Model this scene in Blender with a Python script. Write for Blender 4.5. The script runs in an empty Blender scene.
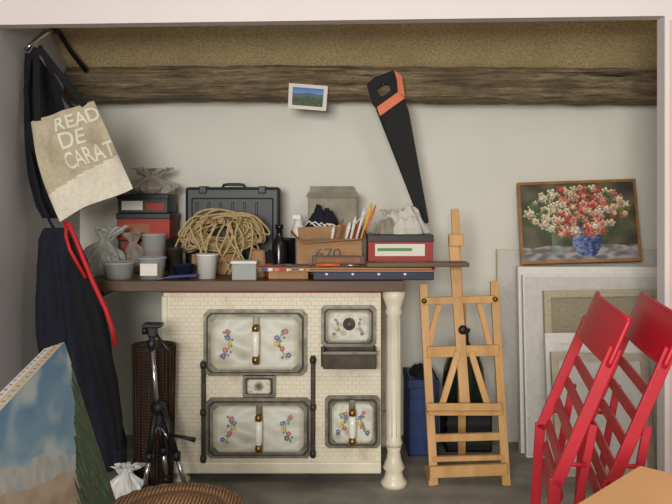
import bpy, bmesh, math, random
from mathutils import Vector, Matrix, noise
random.seed(7)
# ---------- survey helper: photo measurement at a known distance -> metres ----------
F=800.0; CX=336.0; HY=190.0; CH=1.2
def W(px,py,d): return Vector(((px-CX)*d/F, d, CH-(py-HY)*d/F))
def X(px,d): return (px-CX)*d/F
def Z(py,d): return CH-(py-HY)*d/F
def lin(c):
    r=[]
    for v in c:
        v=max(0,v)/255.0
        r.append(v/12.92 if v<=0.04045 else ((v+0.055)/1.055)**2.4)
    return (r[0],r[1],r[2],1.0)
# ---------- materials ----------
_m={}
def base(name):
    m=bpy.data.materials.new(name); m.use_nodes=True
    nt=m.node_tree; b=nt.nodes['Principled BSDF']
    return m,nt,b
def mixcol(nt,fac,a,b):
    n=nt.nodes.new('ShaderNodeMix'); n.data_type='RGBA'
    nt.links.new(fac,n.inputs[0])
    for i,v in ((6,a),(7,b)):
        if isinstance(v,tuple): n.inputs[i].default_value=v
        else: nt.links.new(v,n.inputs[i])
    return n.outputs[2]
def sc(c,k): return tuple(max(0,min(255,v*k)) for v in c)
def ramp(nt,src,stops):
    r=nt.nodes.new('ShaderNodeValToRGB'); nt.links.new(src,r.inputs[0])
    e=r.color_ramp.elements
    while len(e)<len(stops): e.new(0.5)
    for i,(p,c) in enumerate(stops): e[i].position=p; e[i].color=c
    return r.outputs[0]
def mat(name,col,rough=0.6,metal=0.0,var=0.1,scale=12,bump=0.15,stretch=(1,1,1),col2=None,trans=0,alpha=1,dist=0.002):
    if name in _m: return _m[name]
    m,nt,b=base(name)
    tc=nt.nodes.new('ShaderNodeTexCoord'); mp=nt.nodes.new('ShaderNodeMapping')
    mp.inputs['Scale'].default_value=stretch
    nt.links.new(tc.outputs['Object'],mp.inputs[0])
    n=nt.nodes.new('ShaderNodeTexNoise'); n.inputs['Scale'].default_value=scale; n.inputs['Detail'].default_value=6
    nt.links.new(mp.outputs[0],n.inputs['Vector'])
    f=ramp(nt,n.outputs[0],[(0.3,(0,0,0,1)),(0.7,(1,1,1,1))])
    c2=col2 if col2 else sc(col,1+var)
    c1=col if col2 else sc(col,1-var)
    nt.links.new(mixcol(nt,f,lin(c1),lin(c2)),b.inputs['Base Color'])
    b.inputs['Roughness'].default_value=rough; b.inputs['Metallic'].default_value=metal
    b.inputs['Transmission Weight'].default_value=trans; b.inputs['Alpha'].default_value=alpha
    if bump>0:
        bp=nt.nodes.new('ShaderNodeBump'); bp.inputs['Strength'].default_value=bump; bp.inputs['Distance'].default_value=dist
        nt.links.new(n.outputs[0],bp.inputs['Height']); nt.links.new(bp.outputs[0],b.inputs['Normal'])
    _m[name]=m; return m
def brick_mat():
    m,nt,b=base('enamel_brick_tiles')
    tc=nt.nodes.new('ShaderNodeTexCoord'); s=nt.nodes.new('ShaderNodeSeparateXYZ'); c=nt.nodes.new('ShaderNodeCombineXYZ')
    nt.links.new(tc.outputs['Object'],s.inputs[0])
    ad=nt.nodes.new('ShaderNodeMath'); ad.operation='ADD'
    nt.links.new(s.outputs[0],ad.inputs[0]); nt.links.new(s.outputs[1],ad.inputs[1])
    nt.links.new(ad.outputs[0],c.inputs[0]); nt.links.new(s.outputs[2],c.inputs[1])
    k=nt.nodes.new('ShaderNodeTexBrick'); nt.links.new(c.outputs[0],k.inputs[0])
    k.inputs['Scale'].default_value=1; k.inputs['Brick Width'].default_value=0.030; k.inputs['Row Height'].default_value=0.017
    k.inputs['Mortar Size'].default_value=0.0014; k.inputs['Mortar Smooth'].default_value=0.6
    k.inputs['Color1'].default_value=lin((234,226,204)); k.inputs['Color2'].default_value=lin((228,219,196)); k.inputs['Mortar'].default_value=lin((204,194,170))
    n=nt.nodes.new('ShaderNodeTexNoise'); n.inputs['Scale'].default_value=7; n.inputs['Detail'].default_value=8
    nt.links.new(tc.outputs['Object'],n.inputs['Vector'])
    f=ramp(nt,n.outputs[0],[(0.56,(0,0,0,1)),(0.75,(.8,.8,.8,1))])
    nt.links.new(mixcol(nt,f,k.outputs[0],lin((194,170,132))),b.inputs['Base Color'])
    bp=nt.nodes.new('ShaderNodeBump'); bp.invert=True; bp.inputs['Strength'].default_value=0.3; bp.inputs['Distance'].default_value=0.002
    nt.links.new(k.outputs['Fac'],bp.inputs['Height']); nt.links.new(bp.outputs[0],b.inputs['Normal'])
    b.inputs['Roughness'].default_value=0.3
    return m
def paint_mat(name,rough):
    m,nt,b=base(name)
    a=nt.nodes.new('ShaderNodeAttribute'); a.attribute_name='Col'
    nt.links.new(a.outputs['Color'],b.inputs['Base Color']); b.inputs['Roughness'].default_value=rough
    return m
def wicker_mat(name,c1,c2,s):
    m,nt,b=base(name)
    tc=nt.nodes.new('ShaderNodeTexCoord')
    w1=nt.nodes.new('ShaderNodeTexWave'); w1.inputs['Scale'].default_value=s; w1.bands_direction='Z'
    w2=nt.nodes.new('ShaderNodeTexWave'); w2.inputs['Scale'].default_value=s; w2.bands_direction='X'
    for w in (w1,w2):
        nt.links.new(tc.outputs['Object'],w.inputs[0]); w.inputs['Distortion'].default_value=0.6
    mm=nt.nodes.new('ShaderNodeMath'); mm.operation='MULTIPLY'
    nt.links.new(w1.outputs['Fac'],mm.inputs[0]); nt.links.new(w2.outputs['Fac'],mm.inputs[1])
    nt.links.new(mixcol(nt,mm.outputs[0],lin(c1),lin(c2)),b.inputs['Base Color'])
    bp=nt.nodes.new('ShaderNodeBump'); bp.inputs['Distance'].default_value=0.004
    nt.links.new(mm.outputs[0],bp.inputs['Height']); nt.links.new(bp.outputs[0],b.inputs['Normal'])
    b.inputs['Roughness'].default_value=0.6
    return m
def ceiling_mat():
    m,nt,b=base('chipboard')
    tc=nt.nodes.new('ShaderNodeTexCoord')
    n1=nt.nodes.new('ShaderNodeTexNoise'); n1.inputs['Scale'].default_value=110; n1.inputs['Detail'].default_value=8
    n2=nt.nodes.new('ShaderNodeTexNoise'); n2.inputs['Scale'].default_value=3.5; n2.inputs['Detail'].default_value=5
    for n in (n1,n2): nt.links.new(tc.outputs['Object'],n.inputs['Vector'])
    a=ramp(nt,n1.outputs[0],[(0.3,lin((180,156,112))),(0.7,lin((240,220,174)))])
    f=ramp(nt,n2.outputs[0],[(0.4,(0,0,0,1)),(0.75,(.55,.55,.55,1))])
    nt.links.new(mixcol(nt,f,a,lin((176,152,110))),b.inputs['Base Color']); b.inputs['Roughness'].default_value=0.95
    bp=nt.nodes.new('ShaderNodeBump'); bp.inputs['Strength'].default_value=.5; bp.inputs['Distance'].default_value=0.003; nt.links.new(n1.outputs[0],bp.inputs['Height']); nt.links.new(bp.outputs[0],b.inputs['Normal'])
    return m
def beam_mat():
    m,nt,b=base('old_timber')
    tc=nt.nodes.new('ShaderNodeTexCoord')
    def nn(st,scl,det=8):
        mp=nt.nodes.new('ShaderNodeMapping'); mp.inputs['Scale'].default_value=st; nt.links.new(tc.outputs['Object'],mp.inputs[0])
        n=nt.nodes.new('ShaderNodeTexNoise'); n.inputs['Scale'].default_value=scl; n.inputs['Detail'].default_value=det; n.inputs['Roughness'].default_value=.7
        nt.links.new(mp.outputs[0],n.inputs['Vector']); return n.outputs[0]
    g=nn((.09,1,1),55); p=nn((.5,1,1),9); cr=nn((.05,1,1),26,4)
    a=ramp(nt,g,[(.34,lin((64,52,38))),(.5,lin((124,108,82))),(.66,lin((170,154,124)))])
    f=ramp(nt,p,[(.42,(0,0,0,1)),(.66,(.6,.6,.6,1))])
    c=mixcol(nt,f,a,lin((98,86,66)))
    k=ramp(nt,cr,[(.30,(1,1,1,1)),(.38,(0,0,0,1))])
    c=mixcol(nt,k,c,lin((34,27,20)))
    nt.links.new(c,b.inputs['Base Color']); b.inputs['Roughness'].default_value=.92
    bp=nt.nodes.new('ShaderNodeBump'); bp.inputs['Strength'].default_value=1; bp.inputs['Distance'].default_value=.012; nt.links.new(g,bp.inputs['Height']); nt.links.new(bp.outputs[0],b.inputs['Normal'])
    return m
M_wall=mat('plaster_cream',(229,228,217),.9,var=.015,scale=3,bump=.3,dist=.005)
M_wallL=mat('plaster_shaded',(202,199,201),.9,var=.03,scale=3,bump=.3,dist=.005)  # white left wall, its grey from grazing light put into the colour
M_part=mat('plaster_white',(228,219,217),.85,var=.01,scale=3,bump=.15)
M_pink=mat('plaster_pink',(232,198,188),.85,var=.01,scale=3,bump=.15)
M_floor=mat('concrete',(138,134,125),.75,var=.16,scale=6,bump=.3)
M_ceil=ceiling_mat()
M_beam=beam_mat()
M_brick=brick_mat()
M_cream=mat('cream_enamel',(228,219,197),.35,var=.05,scale=10,bump=.1)
M_silver=mat('nickel_trim',(146,143,130),.4,.6,scale=25,bump=.2,col2=(104,98,84))
M_dark=mat('cast_iron',(58,51,44),.5,.5,scale=20,bump=.3,col2=(80,72,60))
M_brass=mat('brass',(150,115,60),.35,.9,var=.1)
M_porc=mat('porcelain',(240,236,222),.15,var=.02,bump=0)
M_table=mat('dark_walnut_board',(84,60,42),.5,scale=16,stretch=(.15,1,1),bump=.3,col2=(116,88,64))
M_wood=mat('pine_wood',(192,144,86),.5,scale=20,stretch=(1,1,.15),bump=.1,col2=(218,172,112))
M_woodp=mat('pale_stretcher_wood',(206,194,166),.7,scale=20,bump=.1,col2=(222,212,188))
M_plywood=mat('plywood_board',(150,112,74),.6,scale=16,stretch=(.2,1,1),bump=.1,col2=(178,140,98))
M_orange=mat('orange_tabletop',(222,168,112),.4,var=.05,scale=9,stretch=(1,.2,1),bump=.05)
M_red=mat('red_lacquer',(180,22,40),.42,var=.05,scale=8,bump=.03)
M_black=mat('black_plastic',(24,24,26),.45,var=.2,bump=.1)
M_blade=mat('black_coated_steel',(13,13,14),.75,var=.1,bump=.02)
M_navy=mat('navy_cloth',(19,20,32),.95,scale=30,bump=.4,col2=(29,31,46))
M_navy2=mat('navy_card',(32,38,68),.5,var=.1,bump=.05)
M_blackcloth=mat('black_cloth',(18,18,24),.95,var=.2,scale=30,bump=.3)
M_tote=mat('canvas_beige',(190,178,152),.9,var=.05,scale=60,bump=.3)
M_totel=mat('canvas_cream',(224,217,198),.9,var=.04,scale=60,bump=.3)
M_print=mat('cream_print',(234,228,212),.85,var=.01,bump=0)
M_ink=mat('white_print',(232,228,218),.8,var=.01,bump=0)
M_card=mat('cardboard',(168,130,92),.85,var=.08,scale=18,bump=.15)
M_cardg=mat('grey_card',(156,148,132),.85,var=.08,scale=18,bump=.15)
M_rope=mat('raffia_twine',(204,180,134),.85,scale=60,bump=.6,col2=(168,142,98))
M_green=mat('dark_green_plastic',(28,39,36),.45,var=.1,bump=.15)
M_redbox=mat('red_card',(166,54,44),.6,var=.08,bump=.1)
M_white=mat('white_plastic',(228,226,220),.45,var=.04,scale=10,bump=.1)
M_rag=mat('pale_rag_cloth',(208,203,194),.95,var=.04,scale=40,bump=.3)
M_ragd=mat('taupe_rag_cloth',(150,142,128),.95,var=.06,scale=40,bump=.3)
M_bagp=mat('milky_plastic_bag',(202,202,194),.3,var=.04,scale=16,bump=.3,alpha=.75)
M_paper=mat('silvery_paper',(170,164,148),.45,var=.08,scale=14,bump=.3,dist=.004)
M_bagw=mat('white_plastic_bag',(222,222,220),.35,var=.03,scale=12,bump=.3,alpha=.92)
M_clear=mat('clear_plastic',(205,212,210),.15,var=.02,bump=0,alpha=.4)
M_glass=mat('green_glass',(60,78,58),.1,var=.05,bump=0,trans=.7)
M_blueg=mat('blue_glass',(30,36,60),.2,var=.05,bump=0)
M_blackg=mat('black_glass',(16,18,22),.2,var=.05,bump=0)
M_canvas=mat('white_canvas',(232,229,222),.8,var=.02,scale=40,bump=.15)
M_canvasg=mat('grey_canvas',(212,209,203),.8,var=.03,scale=40,bump=.15)
M_linen=mat('linen',(158,149,126),.9,var=.06,scale=90,bump=.3)
M_linenf=mat('linen_edge',(186,176,150),.9,var=.06,scale=90,bump=.3)
M_frame=mat('gilt_brown_frame',(156,114,66),.45,var=.12,scale=20,bump=.15)
M_frameg=mat('weathered_frame',(186,174,154),.6,var=.08,scale=20,bump=.15)
M_brownp=mat('brown_paper_liquid',(150,96,60),.6,var=.15,bump=.1)
M_yellow=mat('yellow_paint',(230,180,40),.5,var=.05,bump=0)
M_orang=mat('orange_plastic',(222,104,44),.45,var=.04,bump=0)
M_steel=mat('chrome',(190,190,190),.2,1,var=.03,bump=0)
M_bluep=mat('blue_plastic',(30,54,108),.5,var=.08,bump=.05)
M_redcord=mat('red_strap',(190,24,34),.6,var=.08,bump=.1)
M_green2=mat('green_print',(90,150,70),.6,var=.04,bump=0)
M_wick=wicker_mat('wicker_brown',(40,28,20),(104,72,50),28)
M_wick2=wicker_mat('wicker_tan',(92,62,38),(186,142,96),36)
M_paint=paint_mat('oil_paint',.55); M_penam=paint_mat('painted_enamel',.25)
# ---------- mesh builder ----------
class O:
    def __init__(s,name): s.name=name; s.v=[]; s.f=[]; s.m=[]; s.s=[]; s.c=[]; s.mats=[]
    def mi(s,m):
        if m not in s.mats: s.mats.append(m)
        return s.mats.index(m)
    def add(s,vs,fs,m,smooth=False,cols=None):
        o=len(s.v); s.v+=[Vector(v) for v in vs]; k=s.mi(m)
        for i,f in enumerate(fs):
            s.f.append([a+o for a in f]); s.m.append(k); s.s.append(smooth); s.c.append(cols[i] if cols else (1,1,1,1))
    def addbm(s,bm,m,smooth=False):
        bm.verts.index_update()
        s.add([v.co.copy() for v in bm.verts],[[v.index for v in f.verts] for f in bm.faces],m,smooth); bm.free()
    def box(s,c,size,m,R=None,bev=.003):
        bm=bmesh.new(); bmesh.ops.create_cube(bm,size=1)
        for v in bm.verts: v.co=Vector((v.co.x*size[0],v.co.y*size[1],v.co.z*size[2]))
        b=min(bev,min(size)*.4)
        if b>0: bmesh.ops.bevel(bm,geom=bm.edges[:],offset=b,segments=2,profile=.5,affect='EDGES')
        T=Matrix.Translation(Vector(c))@(R.to_4x4() if R else Matrix.Identity(4))
        bm.transform(T); s.addbm(bm,m)
    def bx(s,x0,x1,y0,y1,z0,z1,m,bev=.003,rz=0):
        s.box(((x0+x1)/2,(y0+y1)/2,(z0+z1)/2),(abs(x1-x0),abs(y1-y0),abs(z1-z0)),m,Matrix.Rotation(rz,3,'Z') if rz else None,bev)
    def bar(s,p0,p1,w,t,m,side=Vector((1,0,0)),bev=.002):
        p0=Vector(p0);p1=Vector(p1);z=(p1-p0); L=z.length; z=z.normalized()
        y=z.cross(side).normalized(); x=y.cross(z).normalized()
        R=Matrix((x,y,z)).transposed(); s.box((p0+p1)/2,(w,t,L),m,R,bev)
    def tube(s,pts,r,m,n=8,closed=False):
        pts=[Vector(p) for p in pts]; N=len(pts); vs=[];fs=[]
        up=Vector((0.13,0.21,1)).normalized(); px=None
        for i,p in enumerate(pts):
            if closed: t=pts[(i+1)%N]-pts[i-1]
            else: t=pts[min(i+1,N-1)]-pts[max(i-1,0)]
            t=t.normalized() if t.length>1e-9 else Vector((0,0,1))
            if px is None:
                px=t.cross(up)
                if px.length<.1: px=t.cross(Vector((1,0,0)))
            px=(px-t*px.dot(t)); px.normalize(); py=t.cross(px)
            rr=r[i] if isinstance(r,(list,tuple)) else r
            for k in range(n):
                a=2*math.pi*k/n; vs.append(p+px*math.cos(a)*rr+py*math.sin(a)*rr)
        for i in range(N if closed else N-1):
            for k in range(n):
                a=i*n+k;b=i*n+(k+1)%n; j=(i+1)%N
                fs.append([a,b,j*n+(k+1)%n,j*n+k])
        if not closed: fs.append(list(range(n))[::-1]); fs.append([(N-1)*n+k for k in range(n)])
        s.add(vs,fs,m,True)
    def lathe(s,c,prof,m,n=28,A=None,smooth=True):
        vs=[];fs=[];c=Vector(c)
        for r,z in prof:
            for k in range(n):
                a=2*math.pi*k/n; p=Vector((r*math.cos(a),r*math.sin(a),z))
                if A: p=A@p
                vs.append(c+p)
        for i in range(len(prof)-1):
            for k in range(n): fs.append([i*n+k,i*n+(k+1)%n,(i+1)*n+(k+1)%n,(i+1)*n+k])
        if prof[0][0]>1e-6: fs.append(list(range(n))[::-1])
        if prof[-1][0]>1e-6: fs.append([(len(prof)-1)*n+k for k in range(n)])
        s.add(vs,fs,m,smooth)
    def pot(s,c,r0,r1,h,m,t=.003,n=28,tt=None):
        t=tt or t
        s.lathe(c,[(1e-7,0),(r0,0),(r1,h),(r1+t*.6,h+t*.3),(r1-t,h),(r0-t,t*1.5),(1e-7,t*1.5)],m,n)
    def prism(s,pts,vec,m):
        n=len(pts);vec=Vector(vec);vs=[Vector(p) for p in pts]+[Vector(p)+vec for p in pts]
        fs=[list(range(n))[::-1],[n+i for i in range(n)]]+[[i,(i+1)%n,n+(i+1)%n,n+i] for i in range(n)]
        s.add(vs,fs,m)
    def ring(s,out,inn,vec,m):
        n=len(out);vec=Vector(vec)
        vs=[Vector(p) for p in out]+[Vector(p) for p in inn]; vs+= [v+vec for v in vs]; fs=[]
        for i in range(n):
            j=(i+1)%n
            fs+=[[i,j,n+j,n+i],[2*n+i,2*n+j,3*n+j,3*n+i][::-1],[i,j,2*n+j,2*n+i][::-1],[n+i,n+j,3*n+j,3*n+i]]
        s.add(vs,fs,m)
    def sack(s,c,rx,ry,h,m,seed=0,neck=.72,flop=(.15,0),k=9,n=120,mm=46,flare=.55):
        c=Vector(c); vs=[];fs=[]
        for j in range(mm+1):
            t=j/mm
            if t<neck:
                q=t/neck; r=(.82+.28*math.sin(math.pi*min(1,q*1.15)))*(1-.78*max(0,(q-.35)/.65)**1.6)
            else:
                q=(t-neck)/(1-neck); r=.24+(flare-.24)*q**.8
            am=.06+.34*min(1,(t/neck))**2
            for i in range(n):
                a=2*math.pi*i/n; w=noise.noise(Vector((math.cos(a)*1.3,math.sin(a)*1.3,t*1.6+seed*5)))
                w2=noise.noise(Vector((math.cos(a)*3.5,math.sin(a)*3.5,t*4+seed*3)))
                pl=1-abs(math.sin(k*a*.5+3.2*w+seed))*2
                rr=r*(1+am*pl*.55+.30*w+.16*(1-2*abs(w2)*2)*.6)
                z=h*(t*(1+.16*w*min(1,t*3))+.05*w2*min(1,t*3))
                if t>neck: z-=h*.10*((t-neck)/(1-neck))**2*(1+2*w)
                vs.append(c+Vector((rx*rr*math.cos(a)+flop[0]*h*t*t,ry*rr*math.sin(a)+flop[1]*h*t*t,max(0,z))))
        for j in range(mm):
            for i in range(n): fs.append([j*n+i,j*n+(i+1)%n,(j+1)*n+(i+1)%n,(j+1)*n+i])
        fs.append(list(range(n))[::-1]); s.add(vs,fs,m,True)
    def heap(s,c,rx,ry,h,m,seed=0,n=120,mm=44,fold=.5,ang=.4):
        c=Vector(c); vs=[];fs=[]; ca,sa=math.cos(ang),math.sin(ang)
        for j in range(mm+1):
            r=j/mm
            for i in range(n):
                a=2*math.pi*i/n; R=1+.28*noise.noise(Vector((math.cos(a)*1.2,math.sin(a)*1.2,seed)))+.08*math.sin(7*a+seed)
                x=r*R*math.cos(a); y=r*R*math.sin(a)
                u=x*ca+y*sa; v=-x*sa+y*ca
                wv=noise.noise_vector(Vector((u*1.2,v*1.2,seed*2)))*.55
                f1=1-2.4*abs(noise.noise(Vector((u*1.1+wv.x,v*3.4+wv.y,seed*1.3))))
                f2=1-2.4*abs(noise.noise(Vector((u*4.2+wv.y,v*2.0+wv.x,seed*2.7))))
                env=(1-r**2.6)**.75
                z=h*env*(.55+.5*noise.noise(Vector((x*1.3,y*1.3,seed+9)))+fold*(.42*f1+.22*f2))
                vs.append(c+Vector((rx*x,ry*y,max(.0008,z) if r<1 else 0)))
        for j in range(mm):
            for i in range(n): fs.append([j*n+i,j*n+(i+1)%n,(j+1)*n+(i+1)%n,(j+1)*n+i])
        fs.append([mm*n+i for i in range(n)][::-1]); s.add(vs,fs,m,True)
    def grid(s,fn,nu,nv,m,smooth=True,col=None,mask=None):
        vs=[fn(i/nu,j/nv) for j in range(nv+1) for i in range(nu+1)]; fs=[];cs=[]
        for j in range(nv):
            for i in range(nu):
                u=(i+.5)/nu;v=(j+.5)/nv
                if mask and not mask(u,v): continue
                a=j*(nu+1)+i; fs.append([a,a+1,a+nu+2,a+nu+1]); cs.append(lin(col(u,v)) if col else (1,1,1,1))
        s.add(vs,fs,m,smooth,cs)
    def drape(s,secs,m,folds=7,amp=.3,ph=0,n=64):
        S2=[]
        for i in range(len(secs)-1):
            for t in (0,.33,.66):
                (c,a,b),(c2,a2,b2)=secs[i],secs[i+1]; S2.append((Vector(c).lerp(Vector(c2),t),a+(a2-a)*t,b+(b2-b)*t))
        S2.append(secs[-1]); vs=[];fs=[]; N=len(S2)
        for q,(c,a,b) in enumerate(S2):
            c=Vector(c); g=min(1,q*.13)
            for k in range(n):
                t=2*math.pi*k/n
                w=1+amp*g*(math.sin(folds*t+ph+q*.09)+.5*math.sin((folds*2+1)*t+q*.13))+.25*noise.noise(Vector((t*2,q*.2,ph)))
                vs.append(c+Vector((a*math.cos(t)*(1+.05*math.sin(q*.5+ph)),b*math.sin(t)*w,0)))
        for i in range(N-1):
            for k in range(n): fs.append([i*n+k,i*n+(k+1)%n,(i+1)*n+(k+1)%n,(i+1)*n+k])
        fs.append(list(range(n))); fs.append([(N-1)*n+k for k in range(n)][::-1])
        s.add(vs,fs,m,True)
    def end(s,recalc=True):
        me=bpy.data.meshes.new(s.name); me.from_pydata([tuple(v) for v in s.v],[],s.f)
        for m in s.mats: me.materials.append(m)
        me.polygons.foreach_set('material_index',s.m); me.polygons.foreach_set('use_smooth',s.s)
        at=me.color_attributes.new('Col','FLOAT_COLOR','CORNER')
        buf=[]
        for i,f in enumerate(s.f): buf+=list(s.c[i])*len(f)
        at.data.foreach_set('color',buf)
        if recalc:
            bm=bmesh.new(); bm.from_mesh(me); bmesh.ops.recalc_face_normals(bm,faces=bm.faces[:]); bm.to_mesh(me); bm.free()
        me.update(); ob=bpy.data.objects.new(s.name,me); bpy.context.scene.collection.objects.link(ob)
        return ob
def bil(TL,TR,BR,BL):
    TL,TR,BR,BL=[Vector(p) for p in (TL,TR,BR,BL)]
    return lambda u,v:(TL*(1-u)+TR*u)*(1-v)+(BL*(1-u)+BR*u)*v
def nz(x,y,z=0): return noise.noise(Vector((x,y,z)))
def lerp(a,b,t):
    t=max(0,min(1,t)); return tuple(a[i]*(1-t)+b[i]*t for i in range(3))
# ================= ROOM =================
XL=-1.254; XR=1.62; YB=3.92
o=O('floor'); o.bx(XL-.12,2.4,-1.2,YB+.12,-.1,0,M_floor,0); o.end()
o=O('wall_back'); o.bx(XL-.12,XR+.12,YB,YB+.12,0,2.3,M_wall,0); o.end()
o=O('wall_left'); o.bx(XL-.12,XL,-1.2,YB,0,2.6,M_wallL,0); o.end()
o=O('wall_right'); o.bx(XR,XR+.12,3.03,YB,0,2.6,M_wall,0); o.end()
o=O('wall_front')
zl=Z(26,2.95); zr=Z(17,2.95); y0,y1=2.93,3.0
xj=1.204
o.prism([(XL,y0,zl-.0),(xj,y0,zr),(xj,y0,2.6),(XL,y0,2.6)],(0,y1-y0,0),M_part)
o.prism([(xj,y0,0),(2.4,y0,0),(2.4,y0,2.6),(xj,y0,2.6)],(0,y1-y0,0),M_part)
o.end()
o=O('trim_1'); o.bx(xj+.018,2.4,y0-.006,y0-.0005,0,Z(20,2.93),M_pink,0); o.end()
def cz(y): return 1.765+(3.76-y)*.6
o=O('ceiling'); o.prism([(XL,YB,cz(YB)),(XL,y1,cz(y1)),(XL,y1,cz(y1)+.06),(XL,YB,cz(YB)+.06)],(XR-XL,0,0),M_ceil); o.end()
o=O('timber_beam')
def beamfn(u,v):
    x=XL+.01+u*(XR-XL-.02); a=v*2*math.pi
    sq=lambda t:math.copysign(abs(t)**.5,t)
    cy,czz=3.775,1.690+.006*u+.010*math.sin(u*5)
    k=1+.09*nz(u*7,math.cos(a)*1.2,math.sin(a)*1.2)+.06*nz(u*22,a)+.05*nz(u*14,a*6,3)+.03*nz(u*80,a*4)
    return Vector((x,cy+.095*sq(math.cos(a))*k,czz+.080*sq(math.sin(a))*k))
o.grid(beamfn,320,84,M_beam); 
o.end()
# ================= STOVE =================
o=O('enamel_cooking_stove')
SF=3.25; x0=X(163,SF); x1=X(386,SF); zb=Z(470,SF)
o.bx(x0,x1-.02,SF,3.84,zb,.79,M_brick,.004)
o.bx(x0-.012,x1-.02,SF-.012,3.84,zb-.012,zb+.035,M_cream,.006)
o.bx(x0-.01,x1-.02,SF-.008,3.84,.783,.7925,M_redbox,.003)
o.bx(x0-.006,x0+.02,SF-.006,SF+.03,zb,.77,M_cream,.006)
def leg(cx,cy):
    o.lathe((cx,cy,0),[(.052,0),(.054,.018),(.04,.035),(.034,.06),(.045,.075),(.03,.11),(.026,.14),(.03,.16)],M_cream,24)
    o.lathe((cx,cy,0),[(.03,.16),(.036,.175),(.03,.19),(.030,.45),(.028,.69),(.036,.705),(.03,.72),(.04,.75),(.046,.77),(.046,.7915)],M_cream,24)
    for k in range(10):
        a=2*math.pi*k/10; o.tube([(cx+.029*math.cos(a),cy+.029*math.sin(a),.2),(cx+.027*math.cos(a),cy+.027*math.sin(a),.68)],.0025,M_cream,6)
leg(X(394,3.24),3.25); leg(X(394,3.24),3.78)
for cy in (3.31,3.78): o.lathe((x0+.06,cy,0),[(.04,0),(.042,.012),(.03,.025),(.022,.045),(.03,zb+.002)],M_cream,20)
def rect8(pa,pb,pc,pd,y,cut):
    xa,za=X(pa,SF),Z(pb,SF); xb,zb_=X(pc,SF),Z(pd,SF); k=cut
    return [(xa+k,y,za),(xb-k,y,za),(xb,y,za-k),(xb,y,zb_+k),(xb-k,y,zb_),(xa+k,y,zb_),(xa,y,zb_+k),(xa,y,za-k)]
def flowers(spots):
    def fn(u,v):
        c=(222,222,212)
        c=lerp(c,(176,168,146),abs(nz(u*4,v*4,3))*1.2)
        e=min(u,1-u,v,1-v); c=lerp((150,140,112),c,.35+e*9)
        for (a,b,r,col,asp) in spots:
            if ((u-a)*asp)**2+(v-b)**2<r*r: c=lerp(c,col,.75)
        return c
    return fn
def bouquet(cx,cy,asp,rs,sd):
    rnd=random.Random(sd); L=[]; sg=1 if cx<.5 else -1
    for i in range(26):
        t=i/25; L.append((cx+sg*(.14*math.sin(t*2.6)-.06)/asp,cy+.30-t*.56,.012,(92,112,74),asp))
    for i in range(12):
        t=rnd.random(); L.append((cx+(sg*(.14*math.sin(t*2.6)-.06)+rnd.uniform(-.08,.08))/asp,cy+.30-t*.56,.028*rs,(100,128,84),asp))
    for i,col in enumerate(((74,88,158),(184,84,80),(206,176,84),(88,98,166),(176,92,96))):
        t=.1+.2*i+rnd.uniform(-.04,.04)
        a=cx+(sg*(.14*math.sin(t*2.6)-.06)+rnd.uniform(-.08,.08))/asp; b=cy+.28-t*.56
        R=.033*rs
        for k in range(5):
            q=k*2*math.pi/5; L.append((a+R*math.cos(q)/asp,b+R*math.sin(q),R*.75,col,asp))
        L.append((a,b,R*.45,(226,206,120),asp))
    return L
def door(pa,pb,pc,pd,cut,handle,spots,asp,ins=8):
    o.prism(rect8(pa,pb,pc,pd,SF,cut),(0,-.016,0),M_silver)
    o.prism(rect8(pa+3,pb+3,pc-3,pd-3,SF-.016,cut*.9),(0,-.005,0),M_dark)
    o.prism(rect8(pa+5,pb+4.5,pc-5,pd-4.5,SF-.021,cut*.9),(0,-.004,0),M_silver)
    a,b,c,d=pa+ins,pb+ins-1,pc-ins,pd-ins+1
    y=SF-.0262; kk=.1
    def mk(u,v):
        du=min(u,1-u)*asp; dv=min(v,1-v); return du+dv>kk*1.3
    o.grid(bil((X(a,SF),y,Z(b,SF)),(X(c,SF),y,Z(b,SF)),(X(c,SF),y,Z(d,SF)),(X(a,SF),y,Z(d,SF))),int(100*min(asp,1.6)),90,M_penam,False,flowers(spots),mk)
    if handle:
        hx,ha,hb=handle; xx=X(hx,SF); yy=SF-.06
        za,zb2=Z(ha,SF),Z(hb,SF); h=(za-zb2)
        o.lathe((xx,yy,zb2),[(.004,0),(.011,.004),(.012,.02),(.0145,.026),(.0155,h*.5),(.0145,h-.026)],M_porc,18)
        o.lathe((xx,yy,zb2),[(.013,-.012),(.015,0),(.012,.016)],M_brass,16); o.lathe((xx,yy,zb2),[(.0145,h-.03),(.015,h-.012),(.008,h)],M_brass,16)
        o.tube([(xx,yy,za-.012),(xx,SF-.02,za-.006)],.007,M_brass); o.tube([(xx,yy,zb2),(xx,SF-.02,zb2)],.007,M_brass)
        o.box((xx,SF-.028,za+.004),(.026,.008,.045),M_silver); o.box((xx,SF-.028,zb2-.004),(.026,.008,.045),M_silver)
door(204,309,307,375,.02,(257,322,357),bouquet(.17,.5,1.7,1,1)+bouquet(.83,.5,1.7,1,2),1.7)
door(206,397,312,457,.02,(260,410,444),bouquet(.16,.5,1.9,1,3)+bouquet(.84,.5,1.9,1,4),1.9)
door(325,395,380,447,.014,(352,405,437),bouquet(.22,.5,1.05,1.1,5)+bouquet(.78,.5,1.05,1.1,6),1.05,7)
door(321,305,376,346,.014,None,bouquet(.2,.5,1.5,.9,7)+bouquet(.8,.5,1.5,.9,8),1.5,7)
door(243,374,276,396,.004,None,[(.5,.5,.33,(150,140,110),1.6),(.5,.5,.2,(90,80,62),1.6)],1.6,5)
o.lathe((X(349,SF),SF-.026,Z(323,SF)),[(.026,0),(.024,.006),(.010,.008),(.010,.018),(1e-7,.02)],M_silver,24,Matrix.Rotation(math.pi/2,3,'X'))
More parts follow.
